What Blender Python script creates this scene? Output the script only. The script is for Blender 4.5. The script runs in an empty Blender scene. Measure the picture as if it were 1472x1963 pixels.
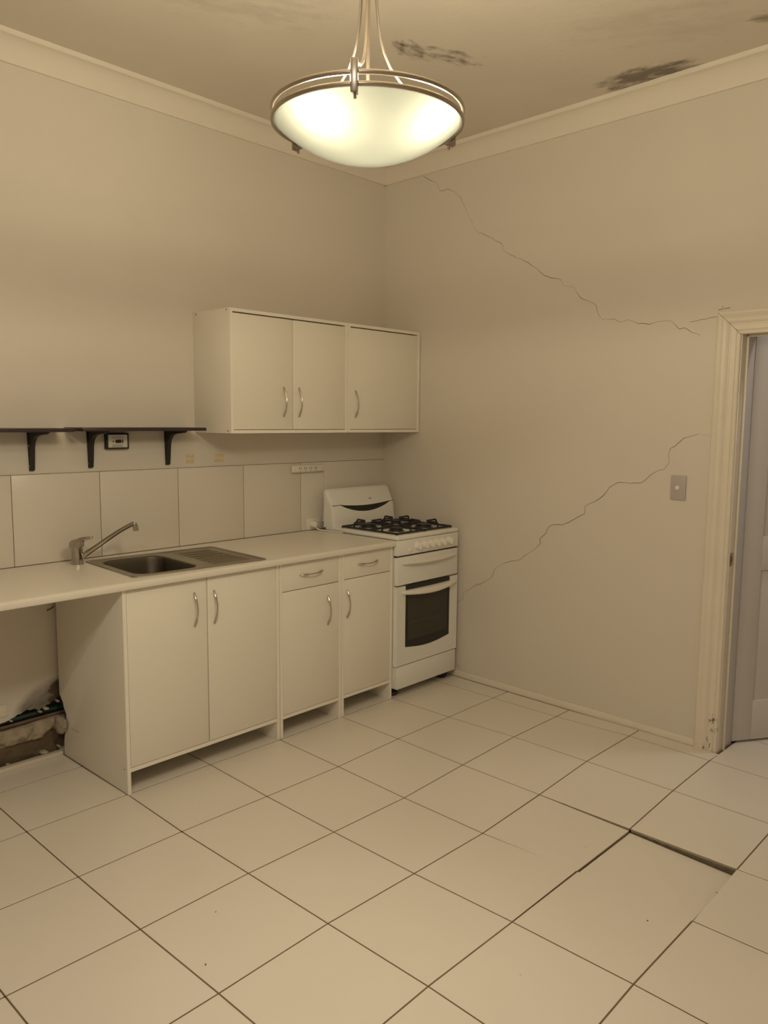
import bpy, bmesh, math, random
from mathutils import Vector, Matrix, noise

random.seed(7)
C = bpy.context.scene.collection
sc = bpy.context.scene
W_PX, H_PX = 1472, 1963
PI = math.pi

# ------------------------------------------------------------------ camera
YAW, PITCH, ROLL = 0.81925915, -0.11569311, 0.00865739
FPX = 1511.03
fw = Vector((math.sin(YAW)*math.cos(PITCH), math.cos(YAW)*math.cos(PITCH), math.sin(PITCH)))
r0 = Vector((math.cos(YAW), -math.sin(YAW), 0)); u0 = r0.cross(fw)
rt = r0*math.cos(ROLL) + u0*math.sin(ROLL)
up = -r0*math.sin(ROLL) + u0*math.cos(ROLL)
cam_d = bpy.data.cameras.new('camera'); cam = bpy.data.objects.new('camera', cam_d); C.objects.link(cam)
M = Matrix((rt, up, -fw)).transposed().to_4x4(); M.translation = Vector((-1.53472, -2.85428, 1.53535))
cam.matrix_world = M
cam_d.sensor_fit = 'VERTICAL'; cam_d.sensor_height = 36.0; cam_d.lens = FPX/H_PX*36.0
cam_d.clip_start = 0.02
sc.camera = cam

# ------------------------------------------------------------------ world, lights, exposure
wd = bpy.data.worlds.new('world'); sc.world = wd; wd.use_nodes = True
wd.node_tree.nodes['Background'].inputs[0].default_value = (0.05, 0.05, 0.055, 1)
wd.node_tree.nodes['Background'].inputs[1].default_value = 0.3
vs = sc.view_settings
vs.view_transform = 'Standard'; vs.look = 'None'; vs.exposure = -0.08; vs.gamma = 1.0; vs.use_curve_mapping = False
sc.cycles.use_denoising = True
sc.cycles.max_bounces = 10; sc.cycles.diffuse_bounces = 6; sc.cycles.transparent_max_bounces = 16
sc.cycles.sample_clamp_indirect = 4.0
WARM = (1.0, 0.86, 0.60)
LAMP = Vector((-0.106, -1.454, 2.247))
BULB_W = 41.0
GLOW_W = 60.0
def light(name, typ, loc, power, col, size=0.05, rot=(0,0,0), sy=None):
    d = bpy.data.lights.new(name, typ); d.energy = power; d.color = col
    if typ == 'AREA':
        d.size = size
        if sy: d.shape = 'RECTANGLE'; d.size_y = sy
    else: d.shadow_soft_size = size
    o = bpy.data.objects.new(name, d); o.location = loc; o.rotation_euler = rot; C.objects.link(o); return o
# added fill at the rear left to brighten the floor; no lamp known there
light('rear_fill_light', 'AREA', (-2.1, -2.7, 3.0), 29.0, (1.0, 0.93, 0.85), 0.5)
# the hall's own ceiling light, cooler
light('hall_ceiling_light', 'AREA', (2.85, -2.3, 2.95), 10.0, (1.0, 0.93, 0.88), 0.4)

# ------------------------------------------------------------------ materials
MATS = {}
def newmat(name):
    m = bpy.data.materials.new(name); m.use_nodes = True; MATS[name] = m
    return m, m.node_tree, m.node_tree.nodes['Principled BSDF']
def mat(name, col, rough=0.5, metal=0.0, var=0.04, vscale=3.0, bump=0.0, bscale=60.0, spec=0.5, stretch=None, coat=0.0):
    m, nt, b = newmat(name)
    b.inputs['Roughness'].default_value = rough; b.inputs['Metallic'].default_value = metal
    b.inputs['Specular IOR Level'].default_value = spec
    b.inputs['Coat Weight'].default_value = coat
    tc = nt.nodes.new('ShaderNodeTexCoord'); mp = nt.nodes.new('ShaderNodeMapping')
    nt.links.new(tc.outputs['Object'], mp.inputs['Vector'])
    if stretch: mp.inputs['Scale'].default_value = stretch
    n = nt.nodes.new('ShaderNodeTexNoise'); n.inputs['Scale'].default_value = vscale; n.inputs['Detail'].default_value = 4
    nt.links.new(mp.outputs[0], n.inputs['Vector'])
    mx = nt.nodes.new('ShaderNodeMix'); mx.data_type = 'RGBA'
    mx.inputs[6].default_value = tuple(c*(1-var) for c in col)+(1,)
    mx.inputs[7].default_value = tuple(min(1, c*(1+var)) for c in col)+(1,)
    nt.links.new(n.outputs['Fac'], mx.inputs[0]); nt.links.new(mx.outputs[2], b.inputs['Base Color'])
    if bump:
        n2 = nt.nodes.new('ShaderNodeTexNoise'); n2.inputs['Scale'].default_value = bscale; n2.inputs['Detail'].default_value = 3
        nt.links.new(mp.outputs[0], n2.inputs['Vector'])
        bp = nt.nodes.new('ShaderNodeBump'); bp.inputs['Strength'].default_value = bump; bp.inputs['Distance'].default_value = 0.01
        nt.links.new(n2.outputs['Fac'], bp.inputs['Height']); nt.links.new(bp.outputs[0], b.inputs['Normal'])
    return m
def add_stains(m, stains, dirt, soft=4.0):
    """stains: (centre xyz, angle in plane, half length, half width, strength, noise scale, threshold)"""
    nt = m.node_tree; b = nt.nodes['Principled BSDF']
    src = b.inputs['Base Color'].links[0].from_socket
    tc = nt.nodes.new('ShaderNodeTexCoord')
    def mth(op, a, c=None):
        n = nt.nodes.new('ShaderNodeMath'); n.operation = op
        for i, v in enumerate((a, c)):
            if v is None: continue
            if isinstance(v, (int, float)): n.inputs[i].default_value = v
            else: nt.links.new(v, n.inputs[i])
        return n.outputs[0]
    total = None
    for (cx, cy, cz), (ex, ey, ez), (fx, fy, fz), hl, hw, st, ns, th in stains:
        sub = nt.nodes.new('ShaderNodeVectorMath'); sub.operation = 'SUBTRACT'
        nt.links.new(tc.outputs['Object'], sub.inputs[0]); sub.inputs[1].default_value = (cx, cy, cz)
        def dot(v):
            d = nt.nodes.new('ShaderNodeVectorMath'); d.operation = 'DOT_PRODUCT'
            nt.links.new(sub.outputs[0], d.inputs[0]); d.inputs[1].default_value = v; return d.outputs['Value']
        a = mth('DIVIDE', dot((ex, ey, ez)), hl); c = mth('DIVIDE', dot((fx, fy, fz)), hw)
        r2 = mth('ADD', mth('MULTIPLY', a, a), mth('MULTIPLY', c, c))
        fall = mth('MAXIMUM', mth('SUBTRACT', 1.0, r2), 0.0)
        n = nt.nodes.new('ShaderNodeTexNoise'); n.inputs['Scale'].default_value = ns; n.inputs['Detail'].default_value = 6; n.inputs['Roughness'].default_value = 0.65
        cb = nt.nodes.new('ShaderNodeCombineXYZ'); nt.links.new(mth('MULTIPLY', a, hl*0.45), cb.inputs[0]); nt.links.new(mth('MULTIPLY', c, hw), cb.inputs[1])
        cb.inputs[2].default_value = cx
        nt.links.new(cb.outputs[0], n.inputs['Vector'])
        v = mth('MULTIPLY', mth('MAXIMUM', mth('SUBTRACT', mth('ADD', n.outputs['Fac'], mth('MULTIPLY', fall, 0.28)), th), 0.0), soft)
        v = mth('MULTIPLY', mth('MINIMUM', v, 1.0), mth('MULTIPLY', mth('MINIMUM', mth('MULTIPLY', fall, 2.5), 1.0), st))
        total = v if total is None else mth('MAXIMUM', total, v)
    mx = nt.nodes.new('ShaderNodeMix'); mx.data_type = 'RGBA'
    nt.links.new(total, mx.inputs[0]); nt.links.new(src, mx.inputs[6]); mx.inputs[7].default_value = tuple(dirt)+(1,)
    nt.links.new(mx.outputs[2], b.inputs['Base Color'])

WALLC = (0.655, 0.605, 0.53)
m_wall = mat('wall_paint', WALLC, 0.62, var=0.035, vscale=1.6, bump=0.05, bscale=45)
m_wallb = mat('wall_paint_back', WALLC, 0.6, var=0.04, vscale=1.3, bump=0.05, bscale=45)
m_ceil = mat('ceiling_paint', (0.63, 0.575, 0.49), 0.8, var=0.09, vscale=1.7, bump=0.12, bscale=30)
m_cornice = mat('cornice_paint', (0.72, 0.66, 0.57), 0.55, var=0.03, bump=0.04, bscale=40)
m_gloss = mat('gloss_trim_paint', (0.71, 0.645, 0.54), 0.40, var=0.05, vscale=6, bump=0.06, bscale=35)
m_skirt = mat('skirting_paint', (0.70, 0.64, 0.54), 0.5, var=0.06, vscale=8, bump=0.05)
m_tile = mat('floor_tile', (0.70, 0.65, 0.575), 0.30, var=0.035, vscale=2.2, bump=0.02, bscale=220, spec=0.45)
m_tileedge = mat('tile_bed', (0.20, 0.165, 0.12), 0.9, var=0.35, vscale=40, bump=0.4, bscale=60)
m_grout = mat('grout', (0.15, 0.11, 0.065), 0.9, var=0.3, vscale=14)
m_stile = mat('splash_tile', (0.69, 0.64, 0.565), 0.32, var=0.03, vscale=2.0)
m_lam = mat('white_laminate', (0.79, 0.75, 0.655), 0.42, var=0.015, vscale=3)
m_lamedge = mat('laminate_edge', (0.84, 0.80, 0.70), 0.4, var=0.01)
m_bench = mat('bench_laminate', (0.76, 0.72, 0.635), 0.30, var=0.02, vscale=5, spec=0.5)
m_enamel = mat('white_enamel', (0.77, 0.76, 0.71), 0.25, var=0.01, spec=0.55)
m_enam2 = mat('white_plastic', (0.80, 0.77, 0.68), 0.35, var=0.01)
m_glass = mat('oven_glass', (0.012, 0.011, 0.008), 0.12, var=0.1, spec=0.5)
m_ovenin = mat('oven_inside', (0.040, 0.036, 0.022), 0.5, var=0.2)
m_iron = mat('black_enamel_iron', (0.014, 0.012, 0.014), 0.38, var=0.2)
m_burn = mat('burner_alloy', (0.10, 0.09, 0.075), 0.45, metal=0.7)
m_blackpl = mat('black_plastic', (0.015, 0.013, 0.013), 0.5, var=0.1)
m_shelf = mat('dark_shelf', (0.035, 0.024, 0.024), 0.35, var=0.15, vscale=12, stretch=(1, 8, 8))
m_steeld = mat('shaded_bowl_steel', (0.21, 0.19, 0.155), 0.32, metal=1.0, var=0.06, vscale=30)  # the sink's steel darkened: shade inside the bowl put into the colour
m_steel = mat('brushed_steel', (0.36, 0.335, 0.28), 0.30, metal=1.0, var=0.06, vscale=30, stretch=(1, 12, 12))
m_nickel = mat('satin_nickel', (0.52, 0.48, 0.42), 0.27, metal=1.0, var=0.04)
m_ring = mat('brushed_nickel_lamp', (0.45, 0.39, 0.32), 0.33, metal=1.0, var=0.05)
m_chrome = mat('chrome', (0.45, 0.42, 0.36), 0.16, metal=1.0, var=0.02)
m_white = mat('outlet_plastic', (0.76, 0.72, 0.63), 0.4, var=0.01)
m_switch = mat('grey_switch_plate', (0.44, 0.40, 0.37), 0.4, var=0.02)
m_hall = mat('hall_paint', (0.62, 0.59, 0.56), 0.5, var=0.03, vscale=2)
m_door = mat('hall_door_paint', (0.60, 0.57, 0.545), 0.42, var=0.03, vscale=2)
m_crack = mat('crack_dark', (0.15, 0.11, 0.075), 0.9, var=0.2)
m_plaster = mat('broken_plaster', (0.36, 0.30, 0.215), 0.9, var=0.4, vscale=26, bump=0.7, bscale=60)
m_mud = mat('old_render', (0.12, 0.09, 0.052), 0.95, var=0.4, vscale=16, bump=0.7, bscale=50)
m_green = mat('green_pipe', (0.010, 0.036, 0.022), 0.5, var=0.4, vscale=9)
m_copper = mat('old_copper', (0.15, 0.10, 0.07), 0.75, metal=0.15, var=0.35, vscale=12)
m_tape = mat('tape_residue', (0.62, 0.50, 0.30), 0.7, var=0.2, vscale=60)
m_card = mat('card_white', (0.72, 0.69, 0.60), 0.5, var=0.01)
m_ink = mat('card_ink', (0.22, 0.20, 0.17), 0.6, var=0.02)
m_debris = mat('plaster_flake', (0.42, 0.38, 0.30), 0.8, var=0.2, vscale=30)

# frosted glass of the lamp bowl: lets light through, part straight, part scattered
m_bowl = bpy.data.materials.new('frosted_bowl_glass'); m_bowl.use_nodes = True
nt = m_bowl.node_tree
for n in list(nt.nodes): nt.nodes.remove(n)
out = nt.nodes.new('ShaderNodeOutputMaterial')
tr = nt.nodes.new('ShaderNodeBsdfTranslucent'); tr.inputs[0].default_value = (0.152, 0.157, 0.148, 1)
df = nt.nodes.new('ShaderNodeBsdfDiffuse'); df.inputs[0].default_value = (0.10, 0.10, 0.09, 1)
tp = nt.nodes.new('ShaderNodeBsdfTransparent'); tp.inputs[0].default_value = (1, 1, 0.97, 1)
gl = nt.nodes.new('ShaderNodeBsdfGlossy'); gl.inputs[1].default_value = 0.25
a1 = nt.nodes.new('ShaderNodeMixShader'); a1.inputs[0].default_value = 0.2
a2 = nt.nodes.new('ShaderNodeMixShader'); a2.inputs[0].default_value = 0.02
a3 = nt.nodes.new('ShaderNodeMixShader'); a3.inputs[0].default_value = 0.04
nt.links.new(tr.outputs[0], a1.inputs[1]); nt.links.new(df.outputs[0], a1.inputs[2])
nt.links.new(a1.outputs[0], a2.inputs[1]); nt.links.new(tp.outputs[0], a2.inputs[2])
nt.links.new(a2.outputs[0], a3.inputs[1]); nt.links.new(gl.outputs[0], a3.inputs[2])
nt.links.new(a3.outputs[0], out.inputs[0])

# mould on the ceiling (dirt with a shape of its own)
DK = (0.10, 0.075, 0.05)
add_stains(m_ceil, [
    ((1.10, -0.53, 3.08), (0.99, 0.10, 0), (-0.10, 0.99, 0), 0.13, 0.08, 0.9, 26, 0.62),
    ((1.26, -0.60, 3.08), (0.90, -0.43, 0), (0.43, 0.90, 0), 0.22, 0.11, 0.9, 24, 0.64),
    ((1.99, -1.15, 3.08), (0.10, -0.995, 0), (0.995, 0.10, 0), 0.27, 0.13, 0.80, 20, 0.52),
    ((1.82, -1.74, 3.08), (0.35, -0.94, 0), (0.94, 0.35, 0), 0.16, 0.06, 0.7, 22, 0.64),
    ((1.60, -1.40, 3.08), (0.5, -0.86, 0), (0.86, 0.5, 0), 0.50, 0.30, 0.13, 12, 0.64),
    ((0.35, -0.35, 3.08), (0.9, -0.4, 0), (0.4, 0.9, 0), 0.5, 0.3, 0.18, 14, 0.62),
], DK)
# damp stain low on the wall under the bench
add_stains(m_wallb, [
    ((0.01, 0.63, 0.245), (0.97, 0, 0.22), (-0.22, 0, 0.97), 0.22, 0.12, 0.85, 6, 0.34),
    ((0.03, 0.63, 0.26), (1, 0, 0), (0, 0, 1), 0.10, 0.10, 1.0, 9, 0.25),
], (0.075, 0.055, 0.032), 2.6)
# chipped paint at the foot of the architrave
add_stains(m_gloss, [
    ((2.10, -1.56, 0.12), (0, 0, 1), (0, 1, 0), 0.20, 0.05, 0.95, 75, 0.80),
    ((2.10, -1.50, 0.02), (0, 0, 1), (0, 1, 0), 0.05, 0.12, 0.9, 60, 0.80),
], (0.13, 0.09, 0.06), 14.0)

# ------------------------------------------------------------------ mesh helpers
def T(p, fr):
    return fr @ Vector(p) if fr is not None else Vector(p)
def box(bm, a, b, fr=None, bevel=0.0, seg=2):
    xs, ys, zs = sorted((a[0], b[0])), sorted((a[1], b[1])), sorted((a[2], b[2]))
    v = [bm.verts.new(T((xs[i], ys[j], zs[k]), fr)) for i in (0, 1) for j in (0, 1) for k in (0, 1)]
    fs = [bm.faces.new([v[i] for i in q]) for q in ((0,1,3,2), (4,6,7,5), (0,4,5,1), (2,3,7,6), (0,2,6,4), (1,5,7,3))]
    if bevel:
        es = list({e for f in fs for e in f.edges})
        bmesh.ops.bevel(bm, geom=es, offset=bevel, segments=seg, affect='EDGES', profile=0.5)
def prism(bm, pts, a0, a1, axis='x', fr=None, bevel=0.0):
    """closed polygon pts (2D) extruded along axis from a0 to a1"""
    def P(p, a):
        if axis == 'x': return (a, p[0], p[1])
        if axis == 'y': return (p[0], a, p[1])
        return (p[0], p[1], a)
    A = [bm.verts.new(T(P(p, a0), fr)) for p in pts]; B = [bm.verts.new(T(P(p, a1), fr)) for p in pts]
    n = len(pts); fs = [bm.faces.new(A), bm.faces.new(list(reversed(B)))]
    for i in range(n): fs.append(bm.faces.new([A[(i+1) % n], A[i], B[i], B[(i+1) % n]]))
    if bevel:
        es = list(set(fs[0].edges) | set(fs[1].edges))
        bmesh.ops.bevel(bm, geom=es, offset=bevel, segments=2, affect='EDGES', profile=0.5)
def tube(bm, pts, r, n=10, flat=None, caps=True):
    """swept tube; r number or list; flat=(vector, factor) squashes the section along a vector"""
    pts = [Vector(p) for p in pts]; rs = r if isinstance(r, (list, tuple)) else [r]*len(pts)
    rings = []; prev = None
    for i, p in enumerate(pts):
        t = (pts[min(i+1, len(pts)-1)] - pts[max(i-1, 0)]).normalized()
        if prev is None:
            a = Vector((0, 0, 1)) if abs(t.z) < 0.9 else Vector((1, 0, 0))
            nn = t.cross(a).normalized()
        else:
            nn = (prev - t*prev.dot(t)).normalized()
        prev = nn; bb = t.cross(nn)
        ring = []
        for k in range(n):
            o = nn*math.cos(2*PI*k/n)*rs[i] + bb*math.sin(2*PI*k/n)*rs[i]
            if flat: o = o - flat[0]*o.dot(flat[0])*(1-flat[1])
            ring.append(bm.verts.new(p+o))
        rings.append(ring)
    for i in range(len(rings)-1):
        for k in range(n): bm.faces.new([rings[i][k], rings[i][(k+1) % n], rings[i+1][(k+1) % n], rings[i+1][k]])
    if caps: bm.faces.new(list(reversed(rings[0]))); bm.faces.new(rings[-1])
def lathe(bm, prof, cx, cy, cz, n=48, axis=None, closed=False):
    """prof (r,h) revolved around axis through the centre"""
    q = Vector((0, 0, 1)).rotation_difference(Vector(axis)) if axis else None
    rings = []
    for r, h in prof:
        ring = []
        for k in range(n if r > 1e-6 else 1):
            v = Vector((r*math.cos(2*PI*k/n), r*math.sin(2*PI*k/n), h))
            if q: v = q @ v
            ring.append(bm.verts.new(v + Vector((cx, cy, cz))))
        rings.append(ring)
    seq = list(zip(rings, rings[1:])) + ([(rings[-1], rings[0])] if closed else [])
    for A, B in seq:
        for k in range(n):
            a = [A[k % len(A)], A[(k+1) % len(A)], B[(k+1) % len(B)], B[k % len(B)]]
            u = []
            for v in a:
                if v not in u: u.append(v)
            if len(u) > 2: bm.faces.new(u)
def torus(bm, c, R, r, n=96, m=10, tilt=None, vs_=1.0):
    prof = [(R + r*math.cos(2*PI*k/m), r*vs_*math.sin(2*PI*k/m)) for k in range(m)]
    lathe(bm, prof, c[0], c[1], c[2], n, closed=True)
def obj(name, bm, m, parent=None, smooth=True, ang=35):
    bmesh.ops.recalc_face_normals(bm, faces=bm.faces)
    me = bpy.data.meshes.new(name); bm.to_mesh(me); bm.free()
    me.materials.append(m)
    if smooth:
        me.shade_smooth(); 
        try: me.set_sharp_from_angle(angle=math.radians(ang))
        except Exception: pass
    o = bpy.data.objects.new(name, me); C.objects.link(o)
    if parent is not None:
        o.parent = parent
        o.matrix_parent_inverse = ROOTS[parent.name].inverted() if parent.name in ROOTS else Matrix()
    return o
ROOTS = {}
def NB(): return bmesh.new()
def tag(o, label=None, cat=None, group=None, kind=None):
    if label: o['label'] = label
    if cat: o['category'] = cat
    if group: o['group'] = group
    if kind: o['kind'] = kind
    return o
def thing(name, loc, label, cat, group=None):
    o = bpy.data.objects.new(name, None); o.empty_display_size = 0.05; C.objects.link(o); o.location = loc
    ROOTS[o.name] = Matrix.Translation(loc)
    return tag(o, label, cat, group)
def struct(name, bm, m, parent=None, smooth=True):
    o = obj(name, bm, m, parent, smooth)
    if parent is None: o['kind'] = 'structure'
    return o
def pbox(name, a, b, m, parent, bevel=0.0, fr=None):
    bm = NB(); box(bm, a, b, fr, bevel); return obj(name, bm, m, parent)

# ------------------------------------------------------------------ room constants
YB = 0.63                        # face of the back wall
CZ = 3.08                        # ceiling
RO = Vector((2.18, YB, 0)); RD = Vector((-0.05, -2.13, 0)).normalized(); RN = Vector((RD.y, -RD.x, 0))
if RN.x > 0: RN = -RN
# right-wall frame: (u along the wall from the corner, off into the room, z)
FR = Matrix((RD, RN, Vector((0, 0, 1)))).transposed().to_4x4(); FR.translation = RO
XL, YF = -4.0, -5.0

# ------------------------------------------------------------------ walls
# back wall: core plus plaster skin with a broken lower edge beside the cabinet
bm = NB()
box(bm, (XL-0.15, YB+0.075, -0.05), (2.36, YB+0.2, CZ+0.1))
edge = [(0.06, 0.0), (0.06, 0.262), (0.03, 0.262), (0.013, 0.254), (0.004, 0.262), (-0.012, 0.244), (-0.022, 0.247), (-0.034, 0.232), (-0.045, 0.236), (-0.055, 0.226), (-0.068, 0.229), (-0.08, 0.219),
        (-0.09, 0.223), (-0.105, 0.232), (-0.12, 0.229), (-0.135, 0.236), (-0.149, 0.231), (-0.165, 0.222), (-0.175, 0.225), (-0.19, 0.216), (-0.206, 0.212), (-0.23, 0.205), (-0.251, 0.203),
        (-0.30, 0.196), (-0.38, 0.19), (-0.5, 0.2), (-0.7, 0.18), (-0.9, 0.19), (-1.05, 0.16), (-1.1, 0.0)]
pts = [(2.2, 0.0)] + edge + [(XL-0.1, 0.0), (XL-0.1, CZ+0.05), (2.2, CZ+0.05)]
prism(bm, pts, YB, YB+0.074, 'y')
wall_back = struct('wall_back', bm, m_wallb, smooth=False)
# right wall with the doorway
bm = NB(); TH = 0.15; U0, U1, DH = 2.19, 3.05, 1.955
box(bm, (-0.2, 0, -0.05), (U0, -TH, CZ+0.1), FR); box(bm, (U0, 0, DH), (U1, -TH, CZ+0.1), FR); box(bm, (U1, 0, -0.05), (5.2, -TH, CZ+0.1), FR)
wall_right = struct('wall_right', bm, m_wall, smooth=False)
bm = NB(); box(bm, (XL-0.15, YF-0.2, -0.05), (XL, YB+0.2, CZ+0.1)); struct('wall_left', bm, m_wall, smooth=False)
bm = NB(); box(bm, (XL-0.15, YF-0.15, -0.05), (2.3, YF, CZ+0.1)); struct('wall_front', bm, m_wall, smooth=False)
bm = NB(); box(bm, (XL-0.15, YF-0.2, CZ), (4.2, YB+0.25, CZ+0.15)); struct('ceiling', bm, m_ceil, smooth=False)
# hall beyond the doorway
bm = NB(); box(bm, (3.6, YF, -0.05), (3.7, YB, CZ+0.1)); box(bm, (2.33, -0.5, -0.05), (3.7, -0.4, CZ+0.1)); box(bm, (2.25, -3.7, -0.05), (3.7, -3.6, CZ+0.1))
struct('wall_hall', bm, m_hall, smooth=False)

# cracks in the right wall: dark split with a lifted plaster lip above it
crack1 = [(0.297, 2.987), (0.343, 2.96), (0.38, 2.935), (0.425, 2.918), (0.446, 2.867), (0.474, 2.862), (0.505, 2.867), (0.564, 2.839), (0.603, 2.803), (0.643, 2.733), (0.678, 2.67), (0.721, 2.598), (0.777, 2.572), (0.85, 2.53), (0.904, 2.5), (0.915, 2.463), (1.0, 2.415), (1.068, 2.385), (1.135, 2.341), (1.179, 2.301), (1.234, 2.281), (1.281, 2.268), (1.298, 2.237), (1.36, 2.222), (1.401, 2.164), (1.453, 2.14), (1.492, 2.116), (1.508, 2.069), (1.53, 2.044), (1.587, 2.044), (1.621, 2.024), (1.67, 2.033), (1.718, 2.011), (1.779, 2.002), (1.823, 2.013), (1.882, 2.011), (1.927, 1.969), (1.951, 1.974), (1.985, 1.951), (2.027, 1.934)]
crack2 = [(0.637, 0.454), (0.68, 0.473), (0.687, 0.521), (0.722, 0.544), (0.757, 0.567), (0.785, 0.588), (0.806, 0.589), (0.891, 0.644), (0.906, 0.691), (0.972, 0.738), (1.05, 0.76), (1.075, 0.768), (1.149, 0.826), (1.174, 0.84), (1.209, 0.876), (1.202, 0.901), (1.238, 0.932), (1.254, 0.97), (1.278, 0.986), (1.346, 0.992), (1.393, 1.019), (1.471, 1.062), (1.472, 1.102), (1.544, 1.142), (1.577, 1.169), (1.605, 1.21), (1.651, 1.237), (1.718, 1.236), (1.78, 1.245), (1.816, 1.28), (1.858, 1.307), (1.891, 1.316), (1.913, 1.349), (1.905, 1.381), (1.913, 1.415), (1.937, 1.427), (1.977, 1.466), (2.042, 1.485)]
def jitter(pts, amp, step=0.018):
    out = [pts[0]]
    for a, b in zip(pts, pts[1:]):
        L = math.hypot(b[0]-a[0], b[1]-a[1]); k = max(1, int(L/step))
        for i in range(1, k+1):
            t = i/k; q = amp if i < k else 0
            out.append((a[0]+(b[0]-a[0])*t+random.uniform(-q, q), a[1]+(b[1]-a[1])*t+random.uniform(-q, q)))
    return out
def crack(pts, wide, fade=0.3):
    P = jitter(pts, 0.0025); n = len(P)
    bm = NB(); prev = None
    for i, p in enumerate(P):
        q = P[min(i+1, n-1)]; o = P[max(i-1, 0)]
        t = Vector((q[0]-o[0], q[1]-o[1])).normalized(); nn = Vector((-t.y, t.x))
        w = wide*(0.62+1.5*noise.noise(Vector((p[0]*11, p[1]*11, 3.3))))
        w = min(max(w, wide*0.28), wide*1.4)
        a = T((p[0]+nn.x*w/2, 0.0006, p[1]+nn.y*w/2), FR); b = T((p[0]-nn.x*w/2, 0.0006, p[1]-nn.y*w/2), FR)
        cur = (bm.verts.new(a), bm.verts.new(b))
        if prev: bm.faces.new([prev[0], prev[1], cur[1], cur[0]])
        prev = cur
    obj('crack', bm, m_crack, wall_right, smooth=False)
    bm = NB(); prev = None
    for i, p in enumerate(P):
        q = P[min(i+1, n-1)]; o = P[max(i-1, 0)]
        t = Vector((q[0]-o[0], q[1]-o[1])).normalized(); nn = Vector((-t.y, t.x))
        if nn.y < 0: nn = -nn
        w0 = wide*0.45; w1 = w0+0.006
        h = 0.0016*(0.5+abs(noise.noise(Vector((p[0]*7, p[1]*7, 9)))))
        vv = [bm.verts.new(T((p[0]+nn.x*w0, 0.0, p[1]+nn.y*w0), FR)), bm.verts.new(T((p[0]+nn.x*w0, h, p[1]+nn.y*w0), FR)), bm.verts.new(T((p[0]+nn.x*w1, 0.0, p[1]+nn.y*w1), FR))]
        if prev:
            for a, b in ((0, 1), (1, 2)): bm.faces.new([prev[a], prev[b], vv[b], vv[a]])
        prev = vv
    obj('plaster_lip', bm, m_wall, wall_right, smooth=False)
crack(crack1, 0.0026); crack(crack2, 0.0029)
crack([(1.975, 1.998), (2.03, 2.006), (2.11, 2.013)], 0.0016); crack([(2.052, 1.485), (2.08, 1.481), (2.11, 1.472)], 0.0014)
crack([(2.102, 2.042), (2.155, 2.046)], 0.0022); crack([(2.124, 2.042), (2.122, 2.056)], 0.003)

# splashback tiles on the back wall
xs = [-1.8, -1.39, -0.98, -0.57, -0.162, 0.241, 0.660, 1.067, 1.476, 2.19]
for i, (a, b) in enumerate(zip(xs, xs[1:])):
    g = 0.0014
    pbox('tile', (a+g, YB-0.007, 0.888), (b-g, YB+0.002, 1.286), m_stile, wall_back, 0.0015)
pbox('grout', (-1.8, YB-0.0045, 0.886), (2.188, YB-0.0005, 1.2875), m_grout, wall_back)
# yellow tape residue over the splashback
random.seed(3)
for x, w in ((0.738, 0.048), (0.915, 0.055)):
    bm = NB()
    for k in range(2):
        z0 = 1.308+k*0.026; n = 8
        pts = [(x-w/2+w*i/n, z0+random.uniform(-0.002, 0.003)) for i in range(n+1)] + [(x+w/2-w*i/n+random.uniform(-.002, .002), z0+0.018+random.uniform(-0.004, 0.004)) for i in range(n+1)]
        prism(bm, pts, YB-0.0008, YB+0.0005, 'y')
    prism(bm, [(x+0.005, 1.345), (x+0.022, 1.357), (x+0.024, 1.354), (x+0.01, 1.342)], YB-0.0012, YB+0.0005, 'y')
    obj('tape_residue', bm, m_tape, wall_back, smooth=False)
# hairline marks on the wall below the bench: old tile joints and a nail
for x in (-0.105, -0.03):
    pbox('joint_line', (x-0.0015, YB-0.0012, 0.60), (x+0.0015, YB+0.001, 0.86), m_skirt, wall_back)
bm = NB(); tube(bm, [(-0.03, YB-0.004, 0.672), (-0.012, YB-0.006, 0.676), (0.0, YB-0.01, 0.686)], 0.0028, 6); obj('nail', bm, m_crack, wall_back)
pbox('patch_plate', (-0.275, YB-0.006, 0.232), (-0.222, YB+0.001, 0.286), m_skirt, wall_back, 0.001)
# broken foot of the wall: rubble, pipes and render
def lumpy(x0, x1, z0, z1, yc, amp, sc_, nx, nz, seed, bulge=0.5):
    bm = NB(); g = []
    for i in range(nx+1):
        row = []
        for k in range(nz+1):
            u, v = i/nx, k/nz
            x = x0+(x1-x0)*u; z = z0+(z1-z0)*v
            y = yc - amp*(bulge*math.sin(PI*v)) - amp*1.2*noise.noise(Vector((x*sc_, z*sc_, seed))) - amp*0.5*noise.noise(Vector((x*sc_*3, z*sc_*3, seed+5)))
            z += 0.010*noise.noise(Vector((x*sc_*0.8, z*3, seed+9)))
            row.append(bm.verts.new((x, y, z)))
        g.append(row)
    for i in range(nx):
        for k in range(nz): bm.faces.new([g[i][k], g[i+1][k], g[i+1][k+1], g[i][k+1]])
    # back and closing faces
    back = [[bm.verts.new((g[i][k].co.x, YB+0.076, g[i][k].co.z)) for k in (0, nz)] for i in range(nx+1)]
    for i in range(nx):
        bm.faces.new([g[i][nz], g[i+1][nz], back[i+1][1], back[i][1]]); bm.faces.new([g[i+1][0], g[i][0], back[i][0], back[i+1][0]])
    return bm
obj('old_render', lumpy(-1.08, 0.055, 0.0, 0.112, 0.622, 0.012, 14, 110, 12, 2.0), m_mud, wall_back, ang=60)
obj('old_plaster', lumpy(-1.08, 0.03, 0.098, 0.170, 0.616, 0.022, 17, 160, 16, 7.0, 0.9), m_plaster, wall_back, ang=60)
obj('cavity', lumpy(-1.08, 0.055, 0.165, 0.245, 0.69, 0.01, 20, 60, 6, 4.0), m_mud, wall_back, ang=60)
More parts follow.
